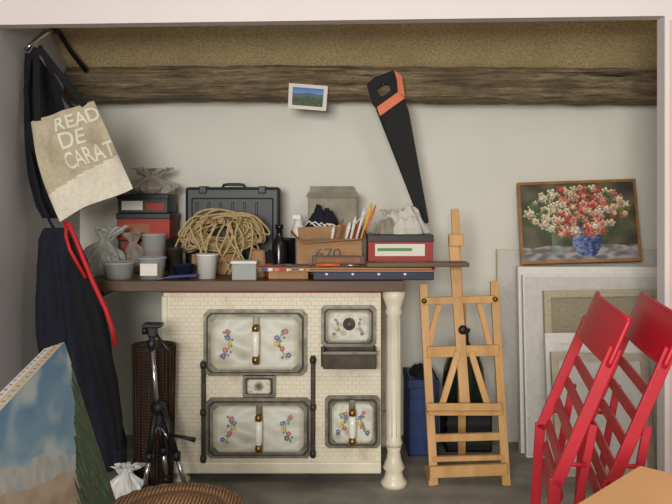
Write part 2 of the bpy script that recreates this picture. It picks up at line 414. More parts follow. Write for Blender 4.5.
xa,xb=X(323,SF-.05),X(376,SF-.05); o.bx(xa,xb,SF-.09,SF,Z(364,SF),Z(361,SF),M_dark)
o.bx(xa,xb,SF-.095,SF-.085,Z(364,SF),Z(349,SF),M_dark); o.bx(xa,xa+.008,SF-.09,SF,Z(364,SF),Z(345,SF),M_dark); o.bx(xb-.008,xb,SF-.09,SF,Z(364,SF),Z(345,SF),M_dark)
o.bx(xa-.003,xb+.003,SF-.099,SF-.083,Z(350,SF),Z(347,SF),M_silver)
o.bx(X(321,SF),X(376,SF),SF-.02,SF,Z(366,SF),Z(346,SF),M_dark)
for px,a,b in ((204,360,462),(313,355,457)):
    xx=X(px,SF); o.bx(xx-.009,xx+.009,SF-.02,SF,Z(b,SF),Z(a,SF),M_dark,.004)
    for q in (a+4,(a+b)/2,b-5): o.lathe((xx,SF-.022,Z(q,SF)-.012),[(.011,0),(.013,.012),(.011,.024)],M_dark,14)
o.end()
TT=.836
o=O('wooden_worktop'); o.bx(X(82,3.2),X(404,3.2),3.2,3.88,.793,TT,M_table,.004)
o.bx(X(82,3.2)+.02,X(82,3.2)+.06,3.3,3.8,.76,.7935,M_table,.003)
o.end()
# ================= THINGS ON THE WORKTOP =================
T=TT+.0005
o=O('cardboard_box'); d=3.64
o.bx(X(118,d),X(172,d),d,3.84,T,Z(240,d),M_black); o.bx(X(121,d),X(166,d),d-.003,d,T+.01,Z(242,d),M_redbox,.0005)
o.end()
o=O('red_paint_box'); o.bx(X(117,d),X(170,d),d-.005,3.83,Z(239.8,d),Z(216,d),M_redbox); o.bx(X(117,d)-.003,X(170,d)+.003,d-.01,3.835,Z(219,d),Z(213.2,d),M_black); o.bx(X(124,d),X(150,d),d-.0065,d-.005,Z(236,d),Z(224,d),M_brownp,0); o.end()
o=O('shoe_box'); o.bx(X(118,d),X(168,d),d-.005,3.82,Z(213,d),Z(197,d),M_green); o.bx(X(117,d),X(169,d),d-.009,3.824,Z(199,d),Z(194,d),M_black); o.bx(X(122,d),X(143,d),d-.0075,d-.004,Z(210,d),Z(201,d),M_ink,0);o.bx(X(146,d),X(164,d),d-.0075,d-.004,Z(210,d),Z(203,d),M_redbox,0); o.end()
o=O('crumpled_paper_bag'); zz=Z(193.6,d); o.sack((X(150,3.72),3.73,zz),.11,.07,.13,M_paper,3,neck=.6,flop=(.1,0),k=8,flare=.85); o.end()
o=O('crumpled_plastic_bag'); o.sack((X(99,3.5),3.52,T),.08,.065,.22,M_bagp,5,neck=.66,flop=(.25,0),k=10,flare=.85); o.heap((X(106,3.42),3.40,T),.07,.045,.12,M_bagp,15,fold=.7); o.end()
o=O('grey_rag'); o.sack((X(136,3.56),3.56,T),.055,.04,.19,M_ragd,8,neck=.7,flop=(-.15,0),k=7,flare=.9); o.end()
def tub(name,pc,w,top,d,m,lid=None,fill=None):
    o=O(name); r=w*d/F/2; h=Z(top,d)-T; o.pot((X(pc,d),d,T),r*.85,r,h,m)
    o.lathe((X(pc,d),d,T+h),[(r-.002,-.006),(r+.003,-.006),(r+.003,0),(r-.002,0)],m)
    if fill: o.lathe((X(pc,d),d,T+.006),[(1e-7,0),(r*.8,0),(r*.86,h*.55),(1e-7,h*.58)],fill)
    if lid: o.bx(X(pc,d)-r*.6,X(pc,d)+r*.6,d-r-.001,d-r*.86,T+h*.2,T+h*.75,lid,.001)
    o.end()
tub('plastic_tub',119,33,262,3.28,M_clear,fill=M_ragd)
tub('glass_jar',152,28,257,3.28,M_clear,lid=M_ink,fill=M_brownp)
tub('paint_jar',154,24,234,3.42,M_clear,fill=M_redbox)
tub('white_cup',207,21,254,3.3,M_white)
tub('paint_tin_small',175,15,248,3.40,M_dark)
o=O('blue_glass_bowl'); o.pot((X(183,3.3),3.3,T),.03,.05,.055,M_blueg); o.end()
o=O('roll_of_tape'); o.lathe((X(188,3.56),3.60,T),[(.02,0),(.04,0),(.04,.03),(.02,.03),(.02,0)],M_yellow); o.end()
o=O('blue_handled_scraper'); o.bar((X(170,3.27),3.235,T+.012),(X(198,3.24),3.225,T+.02),.02,.012,M_bluep,Vector((0,1,0))); o.bar((X(160,3.27),3.23,T+.004),(X(171,3.27),3.235,T+.012),.03,.002,M_steel,Vector((0,1,0))); o.end()
o=O('tool_case'); d=3.7
xa,xb=X(185,d),X(280,d); zt=Z(187,d)
o.bx(xa,xb,d,d+.07,T,zt,M_green,.014); o.bx(xa+.004,xb-.004,d+.072,d+.12,T,zt-.004,M_green,.014)
o.bx(xa+.03,xb-.03,d-.006,d+.01,T+.04,zt-.05,M_black,.01)
for px in (203,262): o.bx(X(px,d)-.018,X(px,d)+.018,d-.012,d+.08,zt-.03,zt+.004,M_black,.004)
o.tube([(X(222,d),d+.03,zt-.002),(X(223,d),d+.03,zt+.010),(X(228,d),d+.03,zt+.012),(X(238,d),d+.03,zt+.012),(X(243,d),d+.03,zt+.010),(X(244,d),d+.03,zt-.002)],.007,M_black)
for k in range(6): o.bx(xa+.05+k*.055,xa+.062+k*.055,d-.01,d-.002,T+.06,zt-.07,M_green,.003)
o.end()
# carton holding the twine
def openbox(o,xa,xb,ya,yb,z0,z1,m,t=.004):
    o.bx(xa,xb,ya,ya+t,z0,z1,m,.001);o.bx(xa,xb,yb-t,yb,z0,z1,m,.001);o.bx(xa,xa+t,ya,yb,z0,z1,m,.001);o.bx(xb-t,xb,ya,yb,z0,z1,m,.001);o.bx(xa,xb,ya,yb,z0,z0+t,m,.001)
o=O('small_brown_carton'); openbox(o,X(192,3.44),X(240,3.44),3.43,3.53,T,T+.085,M_card)
o.prism([(X(192,3.44),3.43,T+.085),(X(240,3.44),3.43,T+.085),(X(238,3.4),3.395,T+.06),(X(196,3.4),3.395,T+.058)],(0,.002,.003),M_card); o.end()
o=O('coil_of_twine'); rnd=random.Random(4)
cx,cy,czc=X(223,3.5),3.50,T+.175
for k in range(36):
    rx=rnd.uniform(.09,.178); rz=rnd.uniform(.045,.085); ox=rnd.uniform(-.03,.02); oz=rnd.uniform(-.01,.03); oy=rnd.uniform(-.03,.04); ti=rnd.uniform(-.4,.3); sk=rnd.uniform(-.3,.3); p1=rnd.uniform(0,6)
    pts=[]
    for i in range(44):
        a=2*math.pi*i/44; w=1+.07*math.sin(3*a+p1)
        x=rx*w*math.cos(a); z=rz*w*math.sin(a)+x*sk*.5
        if abs(x)>.12: z-=(abs(x)-.12)*.9
        pts.append((cx+ox+x,cy+oy+z*ti,max(T+.09,czc+oz+z)))
    o.tube(pts,.0048,M_rope,6,True)
for k in range(12):
    a=rnd.uniform(-.13,.12); sd=rnd.uniform(.4,1.2)
    pts=[(cx+a+.03*math.sin(i*.6*sd+k),3.412-.004*k*.3,max(T+.006,czc+.04-.030*i)) for i in range(8)]
    o.tube([(cx+a,3.46,czc+.07)]+pts,.0044,M_rope,6)
o.end()
o=O('brown_cardboard_tube'); o.lathe((X(258,3.34),3.345,T),[(1e-7,0),(.030,0),(.032,.02),(.032,.05),(.029,.11),(.023,.112),(.023,.1),(1e-7,.1)],M_card); o.end()
o=O('clear_food_container'); d=3.225; xa,xb=X(232,d),X(256,d)
for (a,b,c,e) in ((xa,xb,d,d+.004),(xa,xb,d+.06,d+.064),(xa,xa+.004,d,d+.06),(xb-.004,xb,d,d+.06)): o.bx(a,b,c,e,T,Z(264,d),M_clear,.001)
o.bx(xa,xb,d,d+.064,T,T+.004,M_clear,.001); o.bx(xa-.005,xb+.003,d-.005,d+.069,Z(264,d),Z(261,d),M_white,.003); o.end()
o=O('dark_glass_bottle'); o.lathe((X(279,3.42),3.44,T),[(1e-7,0),(.03,0),(.032,.02),(.032,.13),(.024,.15),(.014,.165),(.013,.195),(.018,.197),(.018,.215),(1e-7,.216)],M_blackg); o.end()
o=O('paint_tin'); o.lathe((X(288,3.54),3.56,T),[(1e-7,0),(.03,0),(.03,.14),(.032,.142),(.032,.15),(1e-7,.15)],M_black); o.end()
o=O('work_glove'); o.heap((X(268,3.38),3.375,T+.055),.03,.022,.05,M_blackcloth,51,fold=.8); o.lathe((X(268,3.38),3.375,T),[(1e-7,0),(.025,0),(.026,.055),(1e-7,.056)],M_redbox,20); o.end()
o=O('white_spray_bottle'); o.lathe((X(298,3.62),3.66,T),[(1e-7,0),(.032,0),(.034,.01),(.034,.17),(.026,.2),(.018,.212),(.018,.228),(1e-7,.229)],M_white); o.bx(X(298,3.6)-.03,X(298,3.6)+.012,3.645,3.675,T+.229,T+.252,M_white,.004); o.end()
o=O('open_grey_carton'); d=3.70; openbox(o,X(308,d),X(357,d),d,3.86,T,Z(193,d),M_cardg)
o.prism([(X(308,d),3.858,Z(193,d)),(X(357,d),3.858,Z(193,d)),(X(354,d),3.875,Z(186,d)),(X(309,d),3.875,Z(186,d))],(0,.003,0),M_cardg)
o.prism([(X(308,d),d,Z(193,d)),(X(357,d),d,Z(193,d)),(X(359,d),d-.02,Z(197,d)),(X(306,d),d-.02,Z(197,d))],(0,.002,.003),M_cardg); o.end()
o=O('dark_cloth_bundle'); o.heap((X(323,3.6),3.625,T+.15),.085,.045,.13,M_navy,11,fold=.7); o.lathe((X(323,3.6),3.625,T),[(1e-7,0),(.04,0),(.042,.15),(1e-7,.15)],M_blackcloth,20)
for k in range(6): o.tube([(X(304+6*k,3.55),3.585-.003*k,T+.2+.012*math.sin(k*2)),(X(309+6*k,3.55),3.575,T+.225-.004*k),(X(316+6*k,3.55),3.575,T+.2-.003*k),(X(319+6*k,3.55),3.575,T+.165)],.0035,M_ink,6)
o.end()
o=O('open_cardboard_box'); d=3.42; xa,xb=X(297,d),X(362,d); z1=Z(240,d); openbox(o,xa,xb,d,d+.12,T,z1,M_card)
def flap(P0,P1,P2,P3): o.prism([P0,P1,P2,P3],(0,.002,.003),M_card)
flap((xa,d,z1),(xb,d,z1),(xb-.012,d-.045,z1+.006),(xa+.02,d-.05,z1-.012))
flap((xa,d+.12,z1),(xb,d+.12,z1),(xb+.004,d+.14,z1+.055),(xa-.004,d+.135,z1+.045))
flap((xa,d,z1),(xa,d+.12,z1),(xa-.03,d+.11,z1+.035),(xa-.03,d+.01,z1+.03))
flap((xb,d,z1),(xb,d+.12,z1),(xb+.012,d+.12,z1+.045),(xb+.012,d+.0,z1+.04))
cu=bpy.data.curves.new('t','FONT'); cu.body='670'; tob=bpy.data.objects.new('t',cu); bpy.context.scene.collection.objects.link(tob); bpy.context.view_layer.update()
me=tob.to_mesh(); vs=[v.co.copy() for v in me.vertices]; fs=[list(p.vertices) for p in me.polygons]; tob.to_mesh_clear(); bpy.data.objects.remove(tob)
bxx=X(318,d); 
o.add([(bxx-.012+v.x*.075,d-.001,z1-.078+v.y*.06) for v in vs],fs,M_black); o.end()
o=O('paint_brushes')
for (a,b,c,hr,x_) in ((372,203,M_yellow,.0055,.085),(365,207,M_white,.006,.07),(376,205,M_orang,.0045,.08),(356,216,M_ink,.006,.05),(370,212,M_bluep,.005,.06),(350,222,M_ink,.007,.03),(343,219,M_brownp,.005,.0),(334,226,M_ink,.006,-.02),(362,215,M_redbox,.005,.055)):
    p=W(a,b,3.49); q=Vector((x_-.02,3.47+random.uniform(-.02,.02),T+.012)); o.tube([q,q.lerp(p,.76),q.lerp(p,.78),q.lerp(p,.86),q.lerp(p,.88),p],[hr*.6,hr,hr*1.2,hr*1.25,hr*1.5,hr*.5],c,8)
p=W(355,224,3.46);q=W(373,204,3.5); o.bar(p,q,.016,.004,M_ink,Vector((1,0,1)))
o.end()
o=O('shoe_box_of_rags'); d=3.405; xa,xb=X(368,d),X(433,d)
o.bx(xa,xb,d,d+.2,T,Z(238,d),M_redbox); o.bx(xa-.003,xb+.003,d-.004,d+.205,Z(242,d),Z(235,d),M_black,.002)
o.bx(xa+.03,xb-.035,d-.003,d,Z(256,d),Z(244,d),M_ink,0); o.bx(xa+.04,xb-.09,d-.004,d-.0025,Z(251,d),Z(248,d),M_green2,0); o.end()
o=O('white_rag'); zz=Z(234.6,d); o.heap((X(403,3.5),3.51,zz),.12,.08,.12,M_rag,21,fold=.7); o.sack((X(386,3.46),3.52,zz),.04,.04,.115,M_bagp,23,neck=.62,k=7,flop=(.3,0),flare=1.1); o.heap((X(386,3.44),3.455,zz),.05,.03,.07,M_ragd,27,fold=.7); o.end()
o=O('flat_navy_case'); d=3.22; xa,xb=X(313,d),X(434,d); o.bx(xa,xb,d,d+.18,T,T+.034,M_navy2,.004); o.bx(xa+.002,xb-.002,d-.002,d+.17,T+.016,T+.019,M_black,0)
for k in range(11): o.bx(xa+.05+.035*k,xa+.06+.035*k,d-.002,d+.001,T+.021,T+.029,M_ink if k%3==0 else M_bluep,0)
o.end()
def magc(u,v):
    if u>.52: return lerp((150,112,74),(172,134,92),.5+nz(u*6,v*30))
    n=nz(u*16,v*5,3); 
    return (206,196,176) if n>.1 else ((178,70,48) if n<-.12 else (84,108,132))
o=O('long_painted_board'); d=3.24
pts=[(X(258,d),3.235,0),(X(432,d),3.215,0),(X(434,3.4),3.39,0),(X(266,3.4),3.40,0)]
for k,(z0,mm) in enumerate(((.0345,M_plywood),(.0395,M_redbox),(.0445,M_plywood))): o.prism([(p[0]+.006*math.sin(k*2),p[1]+.004*(k%2),T+z0) for p in pts],(0,0,.0048),mm)
P4=[Vector((p[0],p[1],T+.0498)) for p in pts]; o.grid(bil(P4[3],P4[2],P4[1],P4[0]),70,16,M_paint,False,magc)
for k in range(9):
    xq=X(262+k*6.2,3.234); o.bx(xq,xq+.018,3.2315,3.2345,T+.0355,T+.0485,[M_bluep,M_ink,M_orang,M_redbox,M_ink][k%5],0)
o.bx(X(268,d),X(308,d),3.26,3.38,T,T+.0345,M_card,.003)
o.end()
o=O('wooden_plank'); o.box(((X(366,3.27)+X(468,3.27))/2,3.275,T+.0605),(X(468,3.27)-X(366,3.27),.085,.018),M_table,Matrix.Rotation(.015,3,'Z'),.003); o.end()
o=O('orange_tipped_chisel'); o.tube([(X(316,3.26),3.262,T+.058),(X(340,3.26),3.258,T+.058)],.0065,M_orang); o.tube([(X(340,3.26),3.258,T+.058),(X(361,3.26),3.252,T+.056)],.004,M_steel); o.end()
o=O('small_wooden_frame'); xa,xb=X(312,3.36),X(365,3.36); o.bx(xa,xb,3.345,3.365,T+.052,T+.088,M_table,.003); o.bx(xa+.02,xb-.02,3.342,3.346,T+.06,T+.08,M_brownp,.001); o.end()
# ================= BEAM HANGINGS =================
o=O('landscape_postcard'); d=3.655
A,B,C,D_=W(289,83,d),W(328,86,d),W(326,111,d),W(288,108,d)
o.prism([A,B,C,D_],(0,.003,0),M_ink)
def pc(u,v):
    hz=.42+.06*math.sin(u*9)+.05*nz(u*9,0)
    if v<hz*.7: return lerp((60,110,190),(130,170,215),v*2)
    if v<hz+.08: return (70,96,110)
    return lerp((30,50,24),(80,98,46),abs(nz(u*14,v*14))*2)
q=bil(A,B,C,D_); o.grid(lambda u,v:q(.1+.8*u,.14+.72*v)+Vector((0,-.001,0)),50,36,M_paint,False,pc); o.end(False)
o=O('hand_saw'); d=3.635
P=lambda a,b,dd=0:W(a,b,d+dd)
o.prism([P(376,110),P(403,95),P(409,112),P(429,222),P(422,227)],(0,.0025,0),M_blade)
out=[(367,84),(375,77),(394,70),(402,77),(405,96),(397,103),(380,113),(372,103)]
inn=[(376,89),(381,85),(387,83),(390,86),(391,90),(388,93),(383,96),(379,95)]
o.ring([P(a,b,-.012) for a,b in out],[P(a,b,-.012) for a,b in inn],(0,.024,0),M_blade)
o.prism([P(394,70,-.0145),P(402,76,-.0145),P(405,97,-.0145),P(398,92,-.0145),P(397,80,-.0145)],(0,.029,0),M_orang)
o.prism([P(377,107,-.0145),P(398,92,-.0145),P(405,98,-.0145),P(380,116,-.0145)],(0,.029,0),M_orang)
for k in range(34):
    t=k/34; a=P(380,114).lerp(P(422,227),t); b=P(380,114).lerp(P(422,227),t+.028); mth=(a+b)/2+Vector((-.005,0,-.002)); o.prism([a,b,mth],(0,.0015,0),M_blade)
o.tube([(W(385,84,3.5).x,3.615,Z(84,d)),(W(385,84,3.5).x,3.72,Z(84,d))],.003,M_steel); o.end()
# ================= LEFT WALL HANGINGS =================
o=O('curved_wall_pipe'); o.tube([W(24,50,3.2)+Vector((0.005,0,0)),W(30,46,3.2),W(38,38,3.22),W(46,32,3.25),W(52,31,3.27)],.010,M_steel,10)
o.tube([W(52,31,3.27),W(56,31,3.5)+Vector((.01,0,0)),W(70,50,3.6),W(86,71,3.66)],.011,M_black,10)
o.end()
o=O('black_shoulder_bag')
secs=[]
for (py,l,r,dd,b) in ((54,24,36,3.24,.02),(70,22,48,3.24,.03),(90,22,60,3.24,.035),(115,22,68,3.24,.04),(145,26,72,3.24,.045),(180,30,72,3.24,.045),(206,36,70,3.24,.04),(218,42,66,3.24,.03)):
    secs.append((W((l+r)/2,py,dd),(r-l)*dd/F/2,b))
o.drape(secs,M_blackcloth,5,.3,1); 
o.tube([W(40,46,3.18),W(50,70,3.15),W(66,100,3.15),W(76,112,3.15)],.008,M_blackcloth)
o.tube([W(36,48,3.18),W(29,60,3.17),W(26,90,3.17),W(28,120,3.17)],.011,M_blackcloth); o.end()
o=O('tote_bag')
ts=bil(W(31,122,3.03),W(94,101,3.10),W(133,186,3.10),W(60,222,3.04))
def tf(u,v): 
    p=ts(u,v); e=math.sin(math.pi*u)**.6 if 0<u<1 else 0
    rd=1-2.2*abs(nz(u*2.2-v*1.5+5,v*1.2+u*.6,2))
    f=.018*math.sin(u*6-v*5)*math.sin(math.pi*v)+.007*math.sin(u*15+v*9)*(1-v*.4)+.013*rd*math.sin(math.pi*min(1,v+.15))
    return p+Vector((-.02*math.sin(math.pi*v)*(1-u),-1*(.03*e*math.sin(math.pi*min(1,v*.85+.1))+f*min(1,e*1.5)),.010*math.sin(u*5)*v))
def tb_(u,v):
    p=ts(u,v); e=math.sin(math.pi*u)**.6 if 0<u<1 else 0
    return p+Vector((-.02*math.sin(math.pi*v)*(1-u),.025*e*v,.010*math.sin(u*5)*v))
o.grid(tf,60,60,M_tote,True,None,lambda u,v:v<.74-.12*u)
o.grid(tf,60,60,M_totel,True,None,lambda u,v:v>=.74-.12*u)
o.grid(tb_,20,20,M_tote)
def txt(body,u0,v0,h,wd):
    cu=bpy.data.curves.new('t','FONT'); cu.body=body; cu.offset=.014; tob=bpy.data.objects.new('t',cu); bpy.context.scene.collection.objects.link(tob); bpy.context.view_layer.update()
    me=tob.to_mesh(); bm=bmesh.new(); bm.from_mesh(me); mx=max(v.co.x for v in bm.verts)
    bmesh.ops.triangulate(bm,faces=bm.faces[:]); 
    for _ in range(2):
        lg=[e for e in bm.edges if e.calc_length()>.12]
        if lg: bmesh.ops.subdivide_edges(bm,edges=lg,cuts=1); bmesh.ops.triangulate(bm,faces=bm.faces[:])
    bm.verts.index_update()
    vs=[tf(min(.995,u0+v.co.x/mx*wd),v0-v.co.y*h)+Vector((.0,-.004,0)) for v in bm.verts]
    o.add(vs,[[v.index for v in f.verts] for f in bm.faces],M_print); bm.free(); tob.to_mesh_clear(); bpy.data.objects.remove(tob)
txt('READ',.36,.20,.20,.64); txt('DE',.38,.40,.24,.36); txt('CARAT',.36,.61,.24,.64)
for (a,b) in (((.12,.02),(36,50)),((.85,.02),(38,47))):
    p=tf(*a); q=W(b[0],b[1],3.12); o.bar(p,q,.026,.004,M_blackcloth,Vector((1,0,0)))
o.end(False)
o=O('dark_jacket'); secs=[]
for (py,l,r,b) in ((228,44,66,.02),(240,38,76,.03),(265,36,88,.05),(300,36,100,.06),(335,38,108,.065),(370,42,114,.07),(405,50,120,.07),(440,62,127,.065),(468,78,125,.05)):
    secs.append((W((l+r)/2,py,3.12),(r-l)*3.12/F/2,b))
o.drape(secs,M_navy,6,.34,2)
o.tube([W(55,230,3.12),W(50,222,3.13),W(40,200,3.14),W(30,150,3.2)],.006,M_navy); o.end()
o=O('folded_umbrella'); secs=[]
for (py,l,r,b) in ((238,68,78,.015),(260,66,88,.025),(300,74,98,.03),(340,84,108,.03),(380,96,118,.028),(420,108,123,.022),(450,115,122,.012)):
    secs.append((W((l+r)/2,py,2.98),(r-l)*2.98/F/2,b))
o.drape(secs,M_blackcloth,5,.3,4)
o.tube([W(66,222,2.95),W(70,226,2.94),W(76,240,2.935),W(92,280,2.93),W(106,310,2.93),W(112,328,2.935),W(115,346,2.94)],.009,M_redcord,8)
o.tube([W(66,222,2.95),W(66,236,2.94),W(70,250,2.94),W(86,278,2.93)],.007,M_redcord,8)
o.end()
# ================= LEFT FOREGROUND =================
o=O('low_wooden_crate')
for x_ in (-.93,-.60):
    for k in range(2): o.bx(x_,x_+.016,1.36,2.26,.02+.10*k,.10+.10*k,M_wood)
for k in range(5): o.bx(-.93,-.584,1.36+.185*k,1.50+.185*k,.20,.216,M_wood)
for a in (-.915,-.62):
    for b in (1.36,2.22): o.bx(a,a+.03,b,b+.04,.001,.2,M_wood)
o.end()
o=O('beach_painting')
FT=W(64,342,2.3); NT=Vector((-.625,1.34,FT.z)); dn=Vector((.17,0,-(FT.z-.238)))
n_=(NT-FT).cross(dn).normalized()
if n_.x>0: n_=-n_
o.prism([FT,NT,NT+dn,FT+dn],n_*.028,M_woodp)
o.prism([FT+n_*.031,NT+n_*.031,NT+dn+n_*.031,FT+dn+n_*.031],n_*.026,M_canvas)
for k in range(22):
    p=FT.lerp(NT,(k+.5)/22)+n_*.014; o.box(p+Vector((0,0,.001)),(.006,.006,.002),M_brownp,None,0)
    p=FT.lerp(NT,(k+.3)/22)+n_*.044; o.box(p+Vector((0,0,.001)),(.006,.006,.002),M_brownp,None,0)
def beach(u,v):
    n1=nz(u*5,v*9,1)
    c=lerp((104,156,196),(146,188,208),v*2+n1*.6)
    cl=nz(u*3+3,v*5,5)+.4*nz(u*9,v*15,2)
    c=lerp(c,(206,220,226),(cl+.02)*2.0)
    sh=.64-.46*u+.04*n1
    if v>sh: c=lerp((206,190,168),(150,124,92),(v-sh)*3+.6*nz(u*9,v*20))
    elif v>sh-.09: c=lerp((218,214,206),(180,198,204),.5+nz(u*20,v*20))
    gb=max(0,v-.12)*.85+.04*nz(v*9,2)
    if u<gb+.04*nz(u*50,v*9) and v>.12:
        c=lerp((22,56,38),(84,126,72),.42+1.2*nz(u*80,v*14,7))
        if nz(u*40,v*40,9)>.48: c=(150,84,80)
    return c
o.grid(lambda u,v:FT.lerp(NT,u)+dn*v-n_*.0015,150,110,M_paint,False,beach)
o.end()
o=O('wicker_stool'); sx,sy=X(175,1.87),1.87
o.lathe((sx,sy,.42),[(1e-7,0),(.13,0),(.15,.01),(.155,.028),(.145,.04),(.12,.036),(.09,.026),(1e-7,.02)],M_wick2,40)
o.tube([(sx+.15*math.cos(a*math.pi/24),sy+.15*math.sin(a*math.pi/24),.447+.003*(a%2)) for a in range(48)],.013,M_wick2,8,True)
for a in range(4):
    t=math.pi/4+a*math.pi/2; o.tube([(sx+.12*math.cos(t),sy+.12*math.sin(t),.43),(sx+.15*math.cos(t),sy+.15*math.sin(t),.0)],[.014,.010],M_frame,10)
o.tube([(sx+.132*math.cos(a*math.pi/12),sy+.132*math.sin(a*math.pi/12),.18) for a in range(24)],.007,M_frame,8,True)
for k in range(14):
    r=.015+.008*k; o.tube([(sx+r*math.cos(a*math.pi/16),sy+r*math.sin(a*math.pi/16),.442+r*.05+.0015*((a+k)%2)) for a in range(32)],.0045,M_wick2,6,True)
o.end()
o=O('white_plastic_bag'); o.sack((-.80,2.98,.001),.09,.058,.19,M_bagw,33,neck=.8,flop=(.15,0),k=9,flare=.7); o.end()
o=O('wicker_umbrella_stand'); c=(X(153,3.14)+0,3.155,0)
o.lathe(c,[(1e-7,.001),(.066,.001),(.07,.02),(.074,.3),(.082,Z(348,3.14)),(.086,Z(345,3.14)),(.076,Z(347,3.14)),(.066,.3),(.064,.02),(1e-7,.02)],M_wick,36)
for k in range(24):
    a=2*math.pi*k/24; o.tube([(c[0]+.073*math.cos(a),c[1]+.073*math.sin(a),.01),(c[0]+.084*math.cos(a),c[1]+.084*math.sin(a),Z(346,3.14))],.003,M_wick,5)
o.end()
o=O('camera_tripod'); d=2.98; hub=W(158,408,d); tp=W(152,346,d)
o.tube([hub+Vector((0,0,-.06)),tp],.009,M_steel,12); o.lathe(hub-Vector((0,0,.02)),[(.018,0),(.026,.008),(.026,.035),(.014,.045)],M_black)
o.lathe(tp-Vector((0,0,.01)),[(.014,0),(.018,.01),(.018,.03),(.011,.035),(.011,.05),(.017,.052),(.017,.07)],M_black)
hd=W(153,325,d); o.box(hd,(.07,.06,.014),M_black,None,.004); o.box(hd-Vector((0,0,.025)),(.035,.035,.04),M_black,None,.006)
o.tube([hd-Vector((0,0,.02)),hd+Vector((.03,-.02,-.05)),hd+Vector((.075,-.05,-.09))],[.005,.006,.010],M_black); o.lathe(hd+Vector((-.03,0,-.02)),[(.016,-.008),(.016,.008)],M_black,16,Matrix.Rotation(math.pi/2,3,'Y'))
for (fx,fy) in ((-.045,-.06),(.125,-.03),(.02,.075)):
    ft=Vector((hub.x+fx*1.1,hub.y+fy,.004)); a=hub+Vector((fx*.15,fy*.15,.0)); 
    m1=a.lerp(ft,.45); m2=a.lerp(ft,.75)
    o.tube([a,m1],.012,M_black,8); o.tube([m1,m2],.009,M_steel,8); o.tube([m2,ft],.007,M_black,8); o.lathe(m1-Vector((0,0,.015)),[(.015,0),(.016,.03)],M_black,12)
    o.lathe(m2-Vector((0,0,.012)),[(.012,0),(.013,.024)],M_black,12); o.lathe((ft.x,ft.y,.001),[(.012,0),(.012,.012),(.006,.02)],M_black,12)
    o.tube([hub-Vector((0,0,.06)),a.lerp(ft,.35)],.004,M_steel,6)
o.tube([W(170,435,d-.03),W(182,437,d-.04),W(195,440,d-.05)],[.006,.006,.010],M_black)
o.end()
# ================= EASEL =================
o=O('wooden_easel')
def E(a,b,d): return W(a,b,d)
def bot(px,d): return Vector((X(px,d),d,.002))
S=Vector((1,0,0))
o.bar(bot(434,3.25),E(423,284,3.38),.034,.022,M_wood,S); o.bar(bot(506,3.25),E(494,281,3.38),.034,.022,M_wood,S)
o.bar(E(465,408,3.27),E(453,236,3.40),.042,.02,M_wood,S); o.bar(E(459,300,3.365),E(455,209,3.43),.034,.016,M_wood,S)
o.box(E(456,240,3.385),(.06,.03,.05),M_wood,None)
o.bar(E(424,301,3.35),E(495,299,3.35),.03,.018,M_wood,Vector((0,0,1)))
o.bar(E(427,352,3.32),E(499,350,3.32),.045,.018,M_wood,Vector((0,0,1)))
o.box(E(464,411,3.25),(.30,.075,.018),M_wood,None); o.box(E(464,407,3.205),(.30,.012,.03),M_wood,None)
o.bar(E(431,438,3.28),E(502,436,3.28),.03,.018,M_wood,Vector((0,0,1)))
o.bar(E(430,472,3.23),E(507,469,3.23),.045,.02,M_wood,Vector((0,0,1)))
o.bar(E(432,459,3.26),E(504,457,3.26),.020,.02,M_wood,Vector((0,0,1)))
o.bar(E(458,352,3.30),E(441,408,3.26),.026,.016,M_wood,S); o.bar(E(471,352,3.30),E(488,407,3.26),.026,.016,M_wood,S)
o.bar(E(440,299,3.37),E(428,350,3.34),.024,.014,M_wood,S); o.bar(E(478,299,3.37),E(491,350,3.34),.024,.014,M_wood,S)
o.bar(E(462,300,3.40),Vector((X(466,3.5),3.62,.002)),.034,.018,M_wood,S)
o.lathe(E(463,330,3.315),[(.018,-.02),(.02,0),(.012,.012)],M_black,16,Matrix.Rotation(math.pi/2,3,'X'))
for a,b in ((424,301),(495,299),(427,352),(499,350)): o.lathe(E(a,b,3.335),[(.010,-.006),(.010,.01)],M_brass,12,Matrix.Rotation(math.pi/2,3,'X'))
for s in (432,507): o.box(Vector((X(s,3.25),3.33,.012)),(.03,.18,.022),M_wood,None)
o.end()
o=O('blue_plastic_crate'); cxa=.325; cxb=X(432,3.6)+.03; openbox(o,cxa,cxb,3.6,3.85,.002,Z(380,3.6),M_bluep,.008); o.bx(cxa-.003,cxb+.003,3.59,3.86,Z(388,3.6),Z(380,3.6),M_bluep,.003); o.heap(((cxa+cxb)/2,3.72,Z(380,3.6)),.05,.09,.05,M_blackcloth,41); 
for k in range(4): o.bx(cxa+.01,cxb-.01,3.594,3.602,.05+.07*k,.058+.07*k,M_bluep,.002)
o.end()
o=O('black_storage_crate'); openbox(o,X(446,3.66),X(492,3.66),3.66,3.88,.002,Z(410,3.66),M_black,.008)
for k in range(4): o.bx(X(446,3.66),X(492,3.66),3.655,3.662,.03+.045*k,.05+.045*k,M_green,.002)
o.bx(X(446,3.66),X(492,3.66),3.66,3.88,Z(412,3.66),Z(409,3.66),M_black,.002)
o.end()
o=O('green_glass_demijohn'); zc=Z(409,3.66)+.0005
o.lathe((X(464,3.76),3.77,zc),[(1e-7,0),(.085,0),(.098,.03),(.10,.1),(.092,.17),(.07,.23),(.035,.27),(.024,.29),(.024,.33),(.03,.335),(.03,.35),(1e-7,.35)],M_glass); o.end()
